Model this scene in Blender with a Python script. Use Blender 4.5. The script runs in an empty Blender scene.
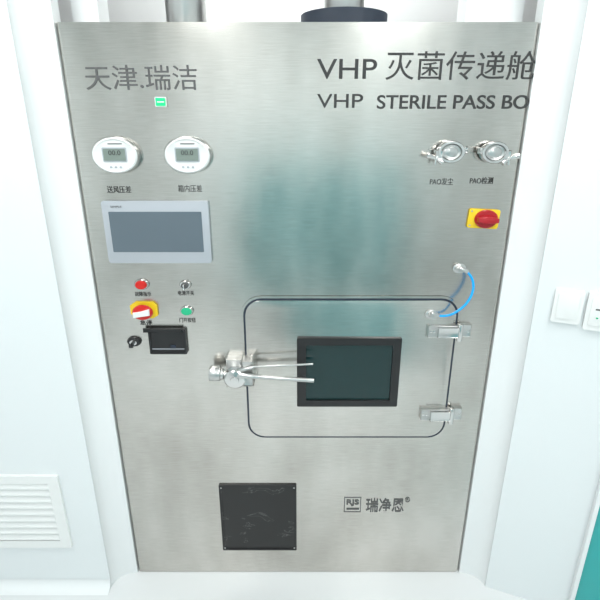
import bpy, bmesh, math
from mathutils import Vector, Matrix

# ------------------------------------------------------------------ camera
F=485.0; TH=math.radians(20); D=1.36; ZC=1.58
sc=bpy.context.scene
sc.view_settings.view_transform='Standard'
cam=bpy.data.cameras.new('camera'); cam.lens=F/600*36; cam.sensor_width=36; cam.clip_start=.01
co=bpy.data.objects.new('camera',cam); sc.collection.objects.link(co)
co.location=(0,-D,ZC); co.rotation_euler=(math.radians(70),0,0); sc.camera=co

def ray(u,v):
    a=(u-300)/F; b=(300-v)/F
    return Vector((a, math.cos(TH)+b*math.sin(TH), -math.sin(TH)+b*math.cos(TH)))
def P(u,v,y=0.0):
    """position on a plane parallel to the cabinet face"""
    r=ray(u,v); t=(y+D)/r.y
    return Vector((r.x*t, y, ZC+r.z*t))
def HP(u,v,p0,n):
    c=Vector((0,-D,ZC)); r=ray(u,v); t=(p0-c).dot(n)/r.dot(n); return c+r*t
def S(u,v,y=0.0):
    return (y+D)/ray(u,v).y/F
K=.76

# ------------------------------------------------------------------ materials
def mat(name,col,rough=.5,metal=0,emit=None,es=0,spec=.5,coat=0):
    m=bpy.data.materials.new(name); m.use_nodes=True
    b=m.node_tree.nodes['Principled BSDF']
    b.inputs['Base Color'].default_value=(*col,1); b.inputs['Roughness'].default_value=rough
    b.inputs['Metallic'].default_value=metal; b.inputs['Specular IOR Level'].default_value=spec
    b.inputs['Coat Weight'].default_value=coat
    if emit: b.inputs['Emission Color'].default_value=(*emit,1); b.inputs['Emission Strength'].default_value=es
    # gentle procedural variation of roughness
    nt=m.node_tree; tc=nt.nodes.new('ShaderNodeTexCoord'); n=nt.nodes.new('ShaderNodeTexNoise'); n.inputs['Scale'].default_value=12
    mr=nt.nodes.new('ShaderNodeMapRange'); mr.inputs['To Min'].default_value=max(0,rough*.9); mr.inputs['To Max'].default_value=min(1,rough*1.1)
    nt.links.new(tc.outputs['Object'],n.inputs['Vector']); nt.links.new(n.outputs['Fac'],mr.inputs['Value']); nt.links.new(mr.outputs[0],b.inputs['Roughness'])
    return m
def steel_mat(name,c1,c2,r1,r2):
    m=bpy.data.materials.new(name); m.use_nodes=True; nt=m.node_tree; b=nt.nodes['Principled BSDF']
    b.inputs['Metallic'].default_value=1
    tc=nt.nodes.new('ShaderNodeTexCoord')
    def noise(scale,sx,sy,sz,det=3):
        mp=nt.nodes.new('ShaderNodeMapping'); mp.inputs['Scale'].default_value=(sx,sy,sz)
        n=nt.nodes.new('ShaderNodeTexNoise'); n.inputs['Scale'].default_value=scale; n.inputs['Detail'].default_value=det
        nt.links.new(tc.outputs['Object'],mp.inputs['Vector']); nt.links.new(mp.outputs[0],n.inputs['Vector']); return n
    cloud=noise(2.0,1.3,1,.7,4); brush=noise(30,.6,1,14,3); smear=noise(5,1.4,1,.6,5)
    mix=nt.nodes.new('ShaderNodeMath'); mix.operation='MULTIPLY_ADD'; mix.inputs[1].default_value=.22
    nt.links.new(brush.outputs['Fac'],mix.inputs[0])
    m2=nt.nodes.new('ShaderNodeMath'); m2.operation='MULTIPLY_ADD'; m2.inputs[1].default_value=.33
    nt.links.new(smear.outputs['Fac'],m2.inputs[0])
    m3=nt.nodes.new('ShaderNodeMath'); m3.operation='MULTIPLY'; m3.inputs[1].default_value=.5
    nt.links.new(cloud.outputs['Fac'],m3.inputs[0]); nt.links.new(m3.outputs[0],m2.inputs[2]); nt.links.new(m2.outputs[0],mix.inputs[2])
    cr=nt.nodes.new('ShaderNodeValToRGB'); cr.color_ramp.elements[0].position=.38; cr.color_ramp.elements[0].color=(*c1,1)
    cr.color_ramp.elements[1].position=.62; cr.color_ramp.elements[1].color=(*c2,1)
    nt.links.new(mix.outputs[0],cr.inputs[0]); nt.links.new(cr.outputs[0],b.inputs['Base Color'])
    mr=nt.nodes.new('ShaderNodeMapRange'); mr.inputs['From Min'].default_value=.3; mr.inputs['From Max'].default_value=.7
    mr.inputs['To Min'].default_value=r1; mr.inputs['To Max'].default_value=r2
    nt.links.new(smear.outputs['Fac'],mr.inputs['Value']); nt.links.new(mr.outputs[0],b.inputs['Roughness'])
    return m
STEEL=steel_mat('brushed_steel',(.45,.43,.395),(.67,.65,.615),.17,.27)
DOORST=steel_mat('brushed_steel_door',(.46,.44,.41),(.67,.65,.615),.16,.26)
CHROME=mat('polished_steel',(.68,.67,.66),.2,1)
SATIN=mat('satin_steel',(.56,.56,.55),.32,1)
WALL=mat('white_wall_panel',(.81,.845,.855),.35,0)
COVE=mat('white_cove_profile',(.84,.86,.865),.3,0)
CEIL=mat('ceiling_white',(.82,.83,.83),.6)
FLOOR=mat('vinyl_floor',(.76,.775,.78),.25)
BLACK=mat('black_plastic',(.012,.012,.013),.35)
DARK=mat('dark_gasket',(.02,.03,.05),.5)
INK=mat('dark_ink',(.03,.03,.03),.5)
INKG=mat('grey_ink',(.10,.10,.10),.5)
WHITE=mat('white_plastic',(.85,.86,.85),.3)
LCD=mat('lcd_grey',(.22,.27,.24),.2)
GREYPL=mat('grey_bezel',(.44,.47,.51),.35)
SCREEN=mat('touch_screen',(.12,.155,.185),.12)
RED=mat('red_plastic',(.62,.015,.01),.3)
DRED=mat('dark_red_plastic',(.42,.012,.02),.3)
YEL=mat('yellow_plastic',(.90,.62,.02),.4)
GRN=mat('green_lamp',(.02,.40,.2),.3,emit=(.02,.8,.35),es=.12)
GLED=mat('green_led',(.02,.6,.2),.3,emit=(.0,1,.25),es=.5)
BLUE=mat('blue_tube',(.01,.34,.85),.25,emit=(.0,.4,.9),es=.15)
GLASS=mat('dark_glass',(.006,.03,.031),.04,spec=.45)
TEAL=mat('teal_paint',(.03,.42,.41),.35)
TEALD=mat('added_cabinet_teal',(.25,.50,.53),.4)

# filter panel : black with pale scuffs
FILT=mat('scuffed_black',(.02,.02,.02),.3)
nt=FILT.node_tree; b=nt.nodes['Principled BSDF']; tc=nt.nodes.new('ShaderNodeTexCoord')
mp=nt.nodes.new('ShaderNodeMapping'); mp.inputs['Scale'].default_value=(10,10,16); mp.inputs['Rotation'].default_value=(0,.5,0)
n=nt.nodes.new('ShaderNodeTexNoise'); n.inputs['Scale'].default_value=.9; n.inputs['Detail'].default_value=7; n.inputs['Distortion'].default_value=1.6
cr=nt.nodes.new('ShaderNodeValToRGB'); e=cr.color_ramp.elements; e[0].position=.0; e[0].color=(.012,.012,.013,1)
e[1].position=1; e[1].color=(.015,.015,.015,1)
for p,c in ((.60,.012),(.61,.13),(.618,.014),(.70,.014),(.715,.18),(.73,.02)):
    x=cr.color_ramp.elements.new(p); x.color=(c,c,c,1)
nt.links.new(tc.outputs['Object'],mp.inputs[0]); nt.links.new(mp.outputs[0],n.inputs['Vector']); nt.links.new(n.outputs['Fac'],cr.inputs[0]); nt.links.new(cr.outputs[0],b.inputs['Base Color'])

# ------------------------------------------------------------------ geometry helpers
def add(me,name,m,smooth=False):
    ob=bpy.data.objects.new(name,me); sc.collection.objects.link(ob)
    if m: me.materials.append(m)
    if smooth:
        for p in me.polygons: p.use_smooth=True
        me.set_sharp_from_angle(angle=math.radians(35))
    return ob
def fin(bm,name,m,smooth=False):
    bmesh.ops.recalc_face_normals(bm,faces=bm.faces)
    me=bpy.data.meshes.new(name); bm.to_mesh(me); bm.free(); return add(me,name,m,smooth)
def prism(name,pts,y0,y1,m,bev=0):
    """pts: (x,z) outline, extruded from y0 (back) to y1 (front)"""
    bm=bmesh.new()
    A=[bm.verts.new((x,y0,z)) for x,z in pts]; B=[bm.verts.new((x,y1,z)) for x,z in pts]; n=len(pts)
    bm.faces.new(A); fr=bm.faces.new(B)
    for i in range(n): bm.faces.new((A[i],A[(i+1)%n],B[(i+1)%n],B[i]))
    if bev: bmesh.ops.bevel(bm,geom=list(fr.edges),offset=bev,segments=3,affect='EDGES',profile=.5)
    return fin(bm,name,m,bev>0)
def rect(u0,v0,u1,v1,y=0):
    a=P(u0,v0,y); c=P(u1,v1,y); um=(u0+u1)/2; vm=(v0+v1)/2
    s=S(um,vm,y); cx=(um-300)*s; w=(u1-u0)*s/2
    return (cx-w,cx+w,c.z,a.z)
def rrect(x0,x1,z0,z1,r,seg=8,rz=None):
    rz=r if rz is None else rz
    out=[]
    for cx,cz,a0 in ((x1-r,z1-rz,0),(x0+r,z1-rz,90),(x0+r,z0+rz,180),(x1-r,z0+rz,270)):
        for i in range(seg+1):
            a=math.radians(a0+90*i/seg); out.append((cx+r*math.cos(a),cz+rz*math.sin(a)))
    return out
def box(name,x0,x1,y0,y1,z0,z1,m,bev=0):
    bm=bmesh.new(); bmesh.ops.create_cube(bm,size=1)
    for v in bm.verts: v.co=Vector(((x0+x1)/2+v.co.x*(x1-x0),(y0+y1)/2+v.co.y*(y1-y0),(z0+z1)/2+v.co.z*(z1-z0)))
    if bev: bmesh.ops.bevel(bm,geom=list(bm.edges),offset=bev,segments=2,affect='EDGES',profile=.5)
    return fin(bm,name,m,bev>0)
def ring(name,outer,inner,y0,y1,m):
    bm=bmesh.new(); n=len(outer)
    def row(p,y): return [bm.verts.new((x,y,z)) for x,z in p]
    a=row(outer,y0); b2=row(outer,y1); c=row(inner,y1); d=row(inner,y0)
    for r1,r2 in ((a,b2),(b2,c),(c,d),(d,a)):
        for i in range(n): bm.faces.new((r1[i],r1[(i+1)%n],r2[(i+1)%n],r2[i]))
    return fin(bm,name,m)
def lathe(name,c,prof,m,k=K,seg=40,y=0):
    """round part standing out of the face: prof = (radius, protrusion)"""
    bm=bmesh.new(); rows=[]
    for r,h in prof:
        if r<1e-6: rows.append([bm.verts.new((c.x,c.y-h,c.z))])
        else: rows.append([bm.verts.new((c.x+r*math.cos(2*math.pi*i/seg),c.y-h,c.z+k*r*math.sin(2*math.pi*i/seg))) for i in range(seg)])
    for a,b2 in zip(rows,rows[1:]):
        for i in range(seg):
            j=(i+1)%seg
            if len(a)==1: bm.faces.new((a[0],b2[i],b2[j]))
            elif len(b2)==1: bm.faces.new((a[i],a[j],b2[0]))
            else: bm.faces.new((a[i],a[j],b2[j],b2[i]))
    return fin(bm,name,m,True)
def rod(name,a,b2,r0,m,r1=None,seg=20):
    r1=r0 if r1 is None else r1
    d=(b2-a); L=d.length; bm=bmesh.new()
    bmesh.ops.create_cone(bm,cap_ends=True,segments=seg,radius1=r0,radius2=r1,depth=L)
    M=Matrix.Translation((a+b2)/2)@d.to_track_quat('Z','Y').to_matrix().to_4x4()
    bmesh.ops.transform(bm,matrix=M,verts=bm.verts)
    es=[e for e in bm.edges if any(len(f.verts)>4 for f in e.link_faces)]
    bmesh.ops.bevel(bm,geom=es,offset=min(r0,r1)*.2,segments=2,affect='EDGES',profile=.5)
    return fin(bm,name,m,True)
def tube(name,pts,r,m):
    cu=bpy.data.curves.new(name,'CURVE'); cu.dimensions='3D'; sp=cu.splines.new('NURBS'); sp.points.add(len(pts)-1)
    for i,p in enumerate(pts): sp.points[i].co=(*p,1)
    sp.use_endpoint_u=True; sp.order_u=4; cu.bevel_depth=r; cu.bevel_resolution=6; cu.resolution_u=16; cu.materials.append(m)
    ob=bpy.data.objects.new(name,cu); sc.collection.objects.link(ob); return ob
def text(name,s,u0,v0,u1,v1,m,y=-.0012,bold=0):
    cu=bpy.data.curves.new(name,'FONT'); cu.body=s; cu.size=1; cu.extrude=.002; cu.offset=bold
    t=bpy.data.objects.new(name+'_t',cu); sc.collection.objects.link(t); bpy.context.view_layer.update()
    me=bpy.data.meshes.new_from_object(t.evaluated_get(bpy.context.evaluated_depsgraph_get()))
    bpy.data.objects.remove(t)
    if not me.vertices: print('EMPTY TEXT',s); return add(me,name,m)
    xs=[v.co.x for v in me.vertices]; ys=[v.co.y for v in me.vertices]
    x0,x1,z0,z1=rect(u0,v0,u1,v1)
    a,b2,c,d=min(xs),max(xs),min(ys),max(ys)
    for v in me.vertices:
        v.co=Vector((x0+(v.co.x-a)/(b2-a)*(x1-x0), y+(-.0003 if v.co.z>0 else .0003), z0+(v.co.y-c)/(d-c)*(z1-z0)))
    me.materials.clear(); return add(me,name,m)
def group(name,parts,loc=(0,0,0)):
    e=bpy.data.objects.new(name,None); sc.collection.objects.link(e); e.location=loc; e.empty_display_size=.05
    inv=Matrix.Translation(Vector(loc)).inverted()
    for p in parts: p.parent=e; p.matrix_parent_inverse=inv
    return e

# ------------------------------------------------------------------ room
XL,XR,YB,YF,H=-2.0,2.0,.62,-3.2,2.55
ZT=P(300,22).z            # cabinet top
PX0,PX1=-.606,.594
box('floor',XL-.1,XR+.1,YF-.1,YB+.1,-.05,0,FLOOR)
box('ceiling',XL-.1,XR+.1,YF-.1,YB+.1,H,H+.05,CEIL)
box('wall_back',XL,XR,YB,YB+.08,0,H,CEIL)
box('wall_left',XL-.08,XL,YF,YB,0,H,WALL)
box('wall_right',XR,XR+.08,YF,YB,0,H,WALL)
box('wall_rear',XL,XR,YF-.08,YF,0,H,WALL)
WD=-.06
CX=.075
def vprism(name,pts,z0,z1,m):
    bm=bmesh.new(); n=len(pts)
    A=[bm.verts.new((x,y,z0)) for x,y in pts]; B=[bm.verts.new((x,y,z1)) for x,y in pts]
    bm.faces.new(A); bm.faces.new(B)
    for i in range(n): bm.faces.new((A[i],A[(i+1)%n],B[(i+1)%n],B[i]))
    return fin(bm,name,m,True)
def arc(cx,cy,rx,ry,a0,a1,n=12):
    return [(cx+rx*math.cos(math.radians(a0+(a1-a0)*i/n)),cy+ry*math.sin(math.radians(a0+(a1-a0)*i/n))) for i in range(n+1)]
# cove profiles beside the cabinet (concave)
lx=PX0-.002; rx=PX1+.002
box('wall_front_left',XL,lx-CX-.001,WD,WD+.08,0,H,WALL,)
vprism('trim_1',arc(lx,WD,CX,.058,90,180)+[(lx-CX,WD+.1),(lx,WD+.1)],0,H,COVE)
vprism('trim_2',arc(rx,WD,CX,.058,90,0)+[(rx+CX,WD+.1),(rx,WD+.1)],0,H,COVE)
AR=math.radians(22); wd=Vector((math.cos(AR),-math.sin(AR),0)); wn=Vector((-math.sin(AR),-math.cos(AR),0))
w0=Vector((rx+CX+.001,WD,0)); L=(XR-w0.x)/wd.x
w1=w0+wd*L
vprism('wall_front_right',[(w0.x,w0.y),(w1.x,w1.y),(w1.x,w1.y+.08),(w0.x,w0.y+.08)],0,H,WALL)
# white side casings above the cabinet, behind its face
box('trim_3',P(466,12,.1).x,PX1-.005,.1,.18,ZT+.001,H-.001,COVE)
box('trim_4',PX0+.005,P(98,12,.1).x,.1,.18,ZT+.001,H-.001,COVE)
# baseboards: small cove at the floor
def cove_y(name,x0,x1,y,r,m):
    pts=[(y-r+ r*math.sin(math.radians(a)), r-r*math.cos(math.radians(a))) for a in range(0,91,9)]
    pts=[(y,0)]+[(p[0],p[1]) for p in pts]
    bm=bmesh.new(); A=[bm.verts.new((x0,p[0],p[1]+.0005)) for p in pts]; B=[bm.verts.new((x1,p[0],p[1]+.0005)) for p in pts]; n=len(pts)
    bm.faces.new(A); bm.faces.new(B)
    for i in range(n): bm.faces.new((A[i],A[(i+1)%n],B[(i+1)%n],B[i]))
    return fin(bm,name,m,True)
cove_y('baseboard_left',XL+.01,lx-CX-.002,WD-.001,.035,COVE)

# ceiling luminaires
LAMPM=mat('diffuser',(.9,.9,.9),.5,emit=(.97,1,1),es=2.5)
def lamp(x,y,w,l,p):
    parts=[box('frame',x-w/2-.02,x+w/2+.02,y-l/2-.02,y+l/2+.02,H-.03,H-.001,WHITE,.003),
           box('diffuser',x-w/2,x+w/2,y-l/2,y+l/2,H-.036,H-.03,LAMPM)]
    e=group('ceiling_light',parts,(x,y,H))
    li=bpy.data.lights.new('lamp','AREA'); li.shape='RECTANGLE'; li.size=w; li.size_y=l; li.energy=p; li.color=(.99,1,.985)
    o=bpy.data.objects.new('lamp_glow',li); sc.collection.objects.link(o); o.location=(x,y,H-.045)
    o.parent=e; o.matrix_parent_inverse=Matrix.Translation((-x,-y,-H))
for a in ((-.75,-.75,.3,1.0,11.5),(.75,-.75,.3,1.0,11.5),(-.75,-2.3,.3,1.0,15),(.75,-2.3,.3,1.0,15)): lamp(*a)
lamp(0,.3,1.0,.2,8)

# ------------------------------------------------------------------ pass box cabinet
cab=[]
# face with softly rolled vertical edges
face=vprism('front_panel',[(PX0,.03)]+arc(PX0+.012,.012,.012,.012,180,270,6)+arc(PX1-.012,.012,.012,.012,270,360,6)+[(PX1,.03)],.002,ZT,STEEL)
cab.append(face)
cab.append(box('cabinet_body',PX0+.03,PX1-.03,.031,.5,.002,ZT-.006,SATIN))
# lettering
cab.append(text('lettering_company','天津.瑞洁',85,65,197,90,INKG))
cab.append(text('lettering_vhp','VHP',317,59,377,79,INK,bold=.004))
cab.append(text('lettering_title','灭菌传递舱',386,51,536,80,INK))
cab.append(text('lettering_vhp_small','VHP',317,94,363,108,INK,bold=.004))
cab.append(text('lettering_sterile','STERILE PASS BO',377,95,529,109,INK,bold=.012))
cab.append(text('label_gauge_a','送风压差',107,186,131,193,INK)); cab.append(text('label_gauge_b','箱内压差',178,185,202,192,INK))
cab.append(text('label_port_a','PAO发尘',430,178,453,185,INK)); cab.append(text('label_port_b','PAO检测',470,177,493,184,INK))
for nm,s,u,v in (('la','故障指示',143,294),('lb','电源开关',186,293),('lc','急停',146,322.5),('ld','门开按钮',187.5,320)):
    w=8 if len(s)>2 else 6
    cab.append(text('label_'+nm,s,u-w,v-2.3,u+w,v+2.3,INK))
# logo
x0,x1,z0,z1=rect(344,497,361,512); 
cab.append(ring('logo_frame',[(x0,z0),(x1,z0),(x1,z1),(x0,z1)],[(x0+.003,z0+.003),(x1-.003,z0+.003),(x1-.003,z1-.003),(x0+.003,z1-.003)],.0005,-.001,INKG))
cab.append(text('logo_letters','RJS',346.5,499.5,359,506,INKG,bold=.03)); cab.append(text('logo_line','▬▬▬',346.5,508,359,509.5,INKG))
cab.append(text('logo_name','瑞净恩',366,498,404,512,INKG,bold=.012)); cab.append(text('logo_mark','®',405,497,410,502,INKG))
group('sterile_pass_box',cab,(0,0,0))
fl=[]
x0,x1,z0,z1=rect(221,484,296.5,549)
fl.append(ring('frame',rrect(x0,x1,z0,z1,.003,3),rrect(x0+.007,x1-.007,z0+.007,z1-.007,.002,3),-.0003,-.006,BLACK))
fl.append(prism('cover',rrect(x0+.006,x1-.006,z0+.006,z1-.006,.002,3),-.0003,-.0035,FILT))
for i,(fx,fz) in enumerate(((.03,.04),(.97,.04),(.03,.96),(.97,.96))):
    fl.append(lathe('screw',Vector((x0+(x1-x0)*fx,-.006,z0+(z1-z0)*fz)),[(.003,0),(.003,.001),(0,.0015)],SATIN,seg=12))
group('filter_cover_panel',fl,P(258,516))

# ------------------------------------------------------------------ chamber door
dx0=P(244,330).x; dx1=P(456,330).x
dz0=P(300,437).z; dz1=P(300,298).z
rr=.055
dr=[]
dr.append(ring('door_rim',rrect(dx0-.007,dx1+.007,dz0-.007,dz1+.007,rr+.007),rrect(dx0,dx1,dz0,dz1,rr),-.002,-.0035,STEEL))
dr.append(prism('door_gap',rrect(dx0-.001,dx1+.001,dz0-.001,dz1+.001,rr),-.002,-.0027,DARK))
g=.0062
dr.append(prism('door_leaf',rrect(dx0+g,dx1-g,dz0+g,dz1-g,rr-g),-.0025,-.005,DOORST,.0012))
wx0,wx1,wz0,wz1=rect(297,337,399,405,-.006)
vx0,vx1,vz0,vz1=rect(306,344,391,399,-.006)
dr.append(ring('window_frame',rrect(wx0,wx1,wz0,wz1,.004,4),rrect(vx0,vx1,vz0,vz1,.003,4),-.004,-.016,BLACK))
dr.append(prism('window_glass',rrect(vx0-.001,vx1+.001,vz0-.001,vz1+.001,.003,4),-.004,-.009,GLASS))
def hinge(nm,u0,u1,v0,v1):
    o=[]
    x0,x1,z0,z1=rect(u0,v0,u1,v1)
    w=x1-x0; kx=x0+w*.74
    o.append(box(nm+'_leaf_door',x0,kx-.004,-.004,-.016,z0+.003,z1-.003,SATIN,.002))
    o.append(box(nm+'_raised_block',x0+w*.22,kx-.006,-.016,-.026,z0+.006,z1-.006,CHROME,.002))
    o.append(rod(nm+'_knuckle',Vector((kx,-.018,z0-.008)),Vector((kx,-.018,z1+.004)),.0085,CHROME))
    o.append(box(nm+'_leaf_body',kx+.004,x1,-.002,-.014,z0+.004,z1,SATIN,.002))
    for f in (.06,.14): 
        o.append(lathe(nm+'_screw',Vector((x0+w*f,-.016,(z0+z1)/2)),[(.004,0),(.004,.002),(0,.0025)],CHROME,seg=14))
    o.append(lathe(nm+'_screw',Vector((x1-.007,-.014,(z0+z1)/2)),[(.004,0),(.004,.002),(0,.0025)],CHROME,seg=14))
    return o
dr+=hinge('hinge_top',427,469,323,336); dr+=hinge('hinge_bottom',420,460,406,418)
lx0,lx1,lz0,lz1=rect(226,357,247,388,-.02)
dr.append(box('latch_base',lx0+.004,lx1+.01,-.002,-.03,lz0+.014,lz1-.004,SATIN,.004))
x0,x1,z0,z1=rect(243,359,253,383,-.03)
dr.append(box('latch_tongue',x0,x1,-.004,-.045,z0,z1,SATIN,.003))
h=P(236,375,-.03); s=S(236,375,-.05)
dr.append(lathe('latch_hub',h,[(0,-.005),(11*s,-.005),(11*s,.028),(9.6*s,.032),(4.5*s,.034),(4*s,.037),(0,.038)],CHROME,k=.92))
dr.append(rod('knob_shaft',P(230,374,-.045),P(220,374,-.045),.009,CHROME))
dr.append(rod('knob_collar',P(224,374,-.045),P(220,374,-.045),.017,SATIN))
dr.append(rod('knob',P(221,373.5,-.045),P(209.5,373,-.045),.024,SATIN))
dr.append(rod('lever_arm',P(244,376,-.055),P(314,380.5,-.085),.0066,SATIN))
dr.append(rod('upper_rod',P(250,367,-.05),P(313,364,-.06),.0032,SATIN))  # thinner second rod above the lever arm
dr.append(rod('lever_root',P(238,375,-.055),P(262,377.2,-.062),.010,SATIN,.007))
dr.append(rod('upper_rod_root',P(238,371,-.047),P(254,367,-.051),.008,SATIN,.0045))  # thicker inner end of the upper rod
group('chamber_hatch',dr,P(350,368))

# ------------------------------------------------------------------ gauges
def gauge(u,v,lab):
    c=P(u,v); s=S(u,v); r=23.5*s; o=[]
    o.append(lathe('case',c,[(0,0.0016),(r,0.0016),(r,.016),(r*.96,.020),(r*.92,.020)],SATIN))
    o.append(lathe('bezel',c,[(r*.94,.002),(r*.94,.021),(r*.88,.024),(r*.80,.021),(0,.021)],WHITE))
    w=r*.46; hh=r*K*.32; cz=c.z+r*K*.04
    o.append(prism('lcd_frame',rrect(c.x-w-.003,c.x+w+.003,cz-hh-.003,cz+hh+.003,.003,4),-.0205,-.0225,GREYPL))
    o.append(prism('lcd',rrect(c.x-w,c.x+w,cz-hh,cz+hh,.002,4),-.022,-.0235,LCD))
    for i in range(3):
        o.append(lathe('button',Vector((c.x+(i-1)*.013,-.021,c.z-r*K*.62)),[(.0035,0),(.0035,.0015),(0,.002)],GREYPL,seg=14))
    o.append(text('digits','00.0',u-6,v-5,u+6,v-.5,INK,y=-.0239))
    o.append(text('maker_mark','————',u-7,v-12,u+7,v-11,INKG,y=-.0216))
    group('pressure_gauge',o,c)
gauge(117.5,155,'a'); gauge(189,155,'b')

# touch screen
o=[]
x0,x1,z0,z1=rect(106.5,200.5,210.5,262)
o.append(prism('bezel',rrect(x0,x1,z0,z1,.006,5),-.0016,-.012,GREYPL,.002))
a0,a1,b0,b1=rect(112.5,211,203.5,251)
o.append(prism('display',rrect(a0,a1,b0,b1,.002,3),-.0115,-.0128,SCREEN))
o.append(text('maker_mark','SIMPLE',112,205,123,207,INKG,y=-.0125))
group('touch_screen_panel',o,P(158,230))

# green LED sign
o=[]
x0,x1,z0,z1=rect(155.5,97,167,107)
o.append(prism('housing',rrect(x0,x1,z0,z1,.003,4),-.0016,-.006,WHITE))
o.append(prism('lens',rrect(x0+.0025,x1-.0025,z0+.0025,z1-.0025,.002,4),-.0055,-.008,GLED))
o.append(text('bar','━',158,101.5,165,102.6,WHITE,y=-.0085))
group('indicator_light',o,P(161,102))

# push buttons and switches
def pushbtn(name,u,v,rp,m,h=.02):
    c=P(u,v); s=S(u,v); r=rp*s
    o=[lathe('collar',c,[(0,.0016),(r*1.18,.0016),(r*1.18,.004),(r*1.02,.009),(r*.95,.009)],CHROME),
       lathe('cap',c,[(r*.92,.0016),(r*.92,h*.8),(r*.8,h),(0,h*1.08)],m)]
    group(name,o,c)
pushbtn('red_indicator_lamp',142,284,6.3,RED,.016)
pushbtn('green_push_button',187,310.5,5.8,GRN,.012)
c=P(185.5,284.5); s=S(185,284)
o=[lathe('collar',c,[(0,0.0016),(6*s,0.0016),(6*s,.004),(5*s,.009),(0,.009)],CHROME),
   lathe('barrel',c,[(3.8*s,.008),(3.8*s,.014),(0,.014)],INKG),
   box('key',c.x-.002,c.x+.002,c.y-.014,c.y-.028,c.z-.007,c.z+.007,CHROME,.0005)]
group('key_switch',o,c)
c=P(134.5,341); s=S(134,341)
o=[lathe('collar',c,[(0,0.0016),(7*s,0.0016),(7*s,.005),(5.8*s,.010),(0,.010)],BLACK),
   lathe('barrel',c,[(3.6*s,.009),(3.6*s,.014),(0,.014)],CHROME),
   box('key',c.x-.0025,c.x+.0025,c.y-.014,c.y-.026,c.z-.004,c.z+.004,BLACK,.0005),
   box('key_tag',c.x-.012,c.x+.0,c.y-.016,c.y-.02,c.z-.014,c.z-.006,BLACK,.001)]
group('cam_lock',o,c)
# emergency stop
c=P(145,309.5); s=S(145,309)
o=[prism('yellow_plate',[(c.x+x*s,c.z+z*s*.8) for x,z in ((-14,6),(-8,11),(9,11),(13,6),(13,-7),(8,-11),(-7,-11),(-14,-5))],-.0016,-.006,YEL),
   lathe('stem',c,[(7*s,.005),(7*s,.018),(0,.018)],BLACK),
   lathe('mushroom_head',c,[(6.5*s,.017),(10*s,.02),(10*s,.026),(9*s,.033),(5*s,.036),(0,.0365)],RED),
   prism('grip_ridge',[(c.x+x*s,c.z+z*s*.8) for x,z in ((-8,1.5),(-1,3),(8,6),(8,-2),(1,-3),(-8,-5))],-.034,-.041,WHITE,.001)]
group('emergency_stop_button',o,c)
# printer
o=[]
x0,x1,z0,z1=rect(150,328,187,352.5)
o.append(ring('frame',rrect(x0,x1,z0,z1,.003,3),rrect(x0+.006,x1-.006,z0+.005,z1-.005,.002,3),-.0016,-.012,BLACK))
o.append(prism('door',rrect(x0+.005,x1-.005,z0+.004,z1-.010,.002,3),-.0016,-.009,BLACK))
o.append(box('paper_slot',x0+.008,x1-.008,-.009,-.011,z0+.016,z0+.018,GREYPL))
o.append(box('tear_bar',x0-.012,x1-.012,-.008,-.016,z1-.008,z1+.0035,BLACK,.001))
o.append(box('release_tab',(x0+x1)/2+.008,(x0+x1)/2+.024,-.009,-.013,z0+.022,z0+.03,DARK,.001))
group('thermal_printer',o,P(168,340))

# clamp ports
def clamp(u,v,side):
    c=P(u,v); s=S(u,v); r=14*s; o=[]
    o.append(lathe('ferrule',c,[(0,0.0016),(r*.72,0.0016),(r*.72,.018)],SATIN))
    o.append(lathe('clamp_ring',c,[(r*.66,.010),(r*.92,.010),(r*1.0,.015),(r*1.0,.028),(r*.92,.034),(r*.74,.034),(r*.70,.030)],CHROME))
    o.append(lathe('blank_cap',c,[(r*.73,.026),(r*.66,.031),(r*.5,.029),(r*.42,.031),(0,.032)],SATIN))
    y=-.024
    o.append(box('lug',c.x+side*r*.85-.009,c.x+side*r*.85+.009,y+.009,y-.009,c.z-.017,c.z+.004,CHROME,.002))
    a=Vector((c.x+side*r*.9,y,c.z+.010)); b2=Vector((c.x+side*r*1.05,y-.004,c.z-.032))
    o.append(rod('swing_bolt',a,b2,.0035,CHROME))
    m=a.lerp(b2,.6)
    o.append(rod('nut',a.lerp(b2,.5),a.lerp(b2,.72),.0075,CHROME))
    o.append(rod('wing_out',m,m+Vector((side*.027,-.004,.008)),.0055,CHROME,.0075))
    o.append(rod('wing_in',m,m+Vector((-side*.017,-.006,-.012)),.005,CHROME,.007))
    o.append(box('hinge_lug',c.x-side*r*.95-.006,c.x-side*r*.95+.006,y+.008,y-.008,c.z-.002,c.z+.012,CHROME,.002))
    o.append(rod('hinge_pin',Vector((c.x-side*r*1.0,y+.010,c.z+.005)),Vector((c.x-side*r*1.0,y-.011,c.z+.005)),.003,SATIN))
    group('tri_clamp_port',o,c)
clamp(448,151.5,-1); clamp(491,152,1)

# rotary isolator
c=P(483,218.5); s=S(483,218)
R=lambda x,z:(c.x+(x*math.cos(-.05)-z*math.sin(-.05))*s, c.z+(x*math.sin(-.05)+z*math.cos(-.05))*s)
def rr2(w,h,r): return [R(x,z) for x,z in rrect(-w,w,-h,h,r,5)]
kc=Vector((c.x+2*s,c.y,c.z))
o=[prism('yellow_plate',rr2(15.5,9.6,2.2),-.0016,-.006,YEL,.001),
   lathe('red_rotor',kc,[(11.5*s,.005),(11.5*s,.012),(10.5*s,.016),(0,.016)],DRED,k=.8),
   prism('turn_grip',[(kc.x+x*s,kc.z+z*s) for x,z in ((-10,2.2),(-3,3.6),(4,3),(10,1.6),(10,-2.4),(3,-3.6),(-4,-3),(-10,-2))],-.015,-.034,DRED,.002)]
for dx,dz in ((-13,7),(-13,-7)):
    xx,zz=R(dx,dz); o.append(lathe('screw',Vector((xx,-.006,zz)),[(.003,0),(.003,.001),(0,.0012)],SATIN,seg=12))
group('isolator_switch',o,c)

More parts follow.
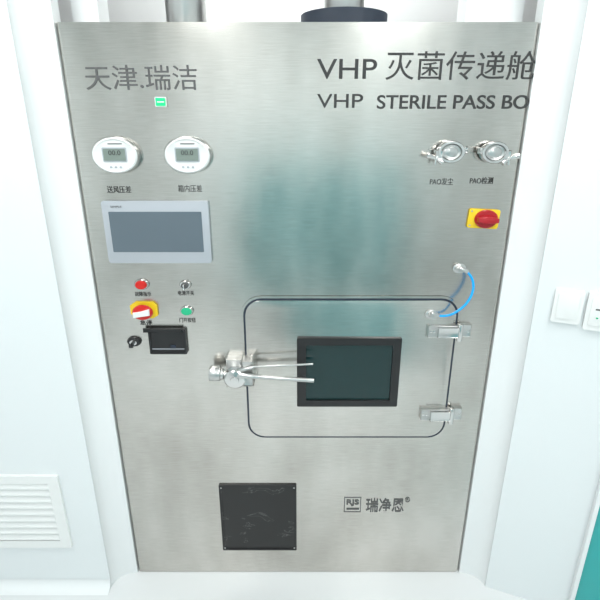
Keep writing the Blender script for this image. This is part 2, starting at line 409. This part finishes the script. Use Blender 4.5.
# compressed air fittings + blue hose
def fit(u,v,y):
    c=P(u,v,y); s=S(u,v)
    return [lathe('flange',c,[(0,0.0016),(6.5*s,0.0016),(6.5*s,.004),(4.5*s,.006),(4.5*s,.016),(3.2*s,.018),(3.2*s,.026),(0,.027)],SATIN)],c
p1,c1=fit(459,268,0); p2,c2=fit(431.5,314,-.004)
o=p1+p2
o.append(rod('elbow_a',P(459,268,-.022),P(468,272,-.026),.006,SATIN)); o.append(rod('elbow_b',P(431,313,-.028),P(439,316,-.028),.006,SATIN))
o.append(tube('hose',[P(466,271,-.026),P(471,275,-.028),P(474,283,-.034),P(473,293,-.04),P(467,304,-.044),P(457,312,-.044),P(447,317,-.036),P(437,315.5,-.028)],.0036,BLUE))
group('air_hose',o,c1)

# ------------------------------------------------------------------ pipes above the cabinet
def pipe(u,r,y,flange):
    c=P(u,12,y); z0=ZT-.004
    o=[rod('tube',Vector((c.x,y,z0)),Vector((c.x,y,H)),r,SATIN,seg=40)]
    if flange:
        fz=P(u,26,y).z; fz1=P(u,21.5,y).z
        o.append(rod('flange_neck',Vector((c.x,y,z0)),Vector((c.x,y,fz)),r*1.25,SATIN,seg=48))
        o.append(rod('flange',Vector((c.x,y,fz)),Vector((c.x,y,fz1)),43*S(u,20,y),DARK,seg=64))
    o.append(rod('clamp_band',Vector((c.x,y,z0+.26)),Vector((c.x,y,z0+.29)),r*1.08,CHROME,seg=40))
    group('duct_pipe',o,(c.x,y,z0))
pipe(186,.056,.2,False); pipe(344,.056,.2,True)

# ------------------------------------------------------------------ return-air vent on the left wall
x0,x1,z0,z1=rect(-2,474,66,545,WD); x1=P(66,510,WD).x; x0=x1-.36
o=[ring('frame',rrect(x0,x1,z0,z1,.004,3),rrect(x0+.035,x1-.035,z0+.03,z1-.03,.002,3),WD-.0005,WD-.012,WHITE)]
o.append(box('back',x0+.03,x1-.03,WD-.0005,WD-.002,z0+.028,z1-.028,GREYPL))
n=9; zz0=z0+.03; hh=(z1-z0-.06)/n
for i in range(n):
    bm=bmesh.new(); za=zz0+i*hh
    pts=[(WD-.002,za+hh*1.05),(WD-.011,za+hh*.30),(WD-.011,za+hh*.12),(WD-.002,za+hh*.75)]
    A=[bm.verts.new((x0+.036,y,z)) for y,z in pts]; B=[bm.verts.new((x1-.036,y,z)) for y,z in pts]
    bm.faces.new(A); bm.faces.new(B)
    for k in range(4): bm.faces.new((A[k],A[(k+1)%4],B[(k+1)%4],B[k]))
    o.append(fin(bm,'louver',WHITE))
group('air_vent',o,((x0+x1)/2,WD,(z0+z1)/2))

# ------------------------------------------------------------------ switches on right wall
def wallplate(name,u0,v0,u1,v1,extra):
    a=HP(u0,(v0+v1)/2,w0,wn); b2=HP(u1,(v0+v1)/2,w0,wn); um=(u0+u1)/2
    t=HP(um,v0,w0,wn); bt=HP(um,v1,w0,wn)
    w=(b2-a).length; hh=(t-bt).length; c=(t+bt)/2
    M=Matrix.Translation(c)@Matrix.Rotation(-AR,4,'Z')
    o=[prism('plate',rrect(-w/2,w/2,-hh/2,hh/2,.005,5),-.0005,-.012,WHITE,.002)]
    o.append(prism('rocker',rrect(-w*.36,w*.36,-hh*.36,hh*.36,.003,5),-.011,-.0145,WHITE,.001))
    if extra:
        o.append(box('slot',-w*.2,w*.16,-.014,-.0152,hh*.05,hh*.09,INKG)); o.append(lathe('lamp',Vector((-w*.1,-.0145,-hh*.15)),[(.003,0),(.003,.001),(0,.001)],GRN,seg=12))
    for p in o: p.data.transform(M)
    group(name,o,c)
wallplate('light_switch',552.5,289,582,322,False)
wallplate('light_switch',585,292,616,330,True)

# teal door in the right-hand wall
dL=HP(590,532,w0,wn); tpos=(dL-w0).dot(wd)
def wbox(name,t0,t1,h0,h1,z0,z1,m,bev=0):
    ob=box(name,t0,t1,-h1,-h0,z0,z1,m,bev); ob.data.transform(Matrix.Translation(w0)@Matrix.Rotation(-AR,4,'Z')); return ob
o=[wbox('leaf',tpos,tpos+.85,.0005,.02,.004,2.05,TEAL,.002),
   wbox('frame_a',tpos-.012,tpos,.0005,.026,.002,2.06,COVE),wbox('frame_top',tpos-.012,tpos+.87,.0005,.026,2.05,2.09,COVE),
   wbox('vision_pane',tpos+.3,tpos+.55,.018,.024,1.2,1.7,GLASS),
   wbox('handle',tpos+.06,tpos+.17,.05,.065,1.0,1.02,CHROME,.003),wbox('handle_rose',tpos+.05,tpos+.08,.018,.055,.99,1.03,CHROME,.003)]
group('door_1',o,dL)
# unseen teal cabinet, added behind the camera to tint the steel's reflection
o=[box('carcass',-.62,1.10,YF+.005,YF+.40,.06,1.22,TEALD,.004),box('plinth',-.58,1.06,YF+.01,YF+.36,.001,.06,SATIN)]
for sx in (-1,1):
    xa,xb=sorted((sx*.006,sx*.85)); o.append(box('door_leaf',xa+.24,xb+.24,YF+.401,YF+.42,.08,1.20,TEALD,.004))
    o.append(box('pull',sx*.06+.24-.01,sx*.06+.24+.01,YF+.421,YF+.45,.6,.8,CHROME,.003))
group('added_reflection_cabinet',o,(.24,YF+.2,0))

# ambient world
w=bpy.data.worlds.new('w'); sc.world=w; w.use_nodes=True
w.node_tree.nodes['Background'].inputs[0].default_value=(.95,.98,1,1); w.node_tree.nodes['Background'].inputs[1].default_value=.3
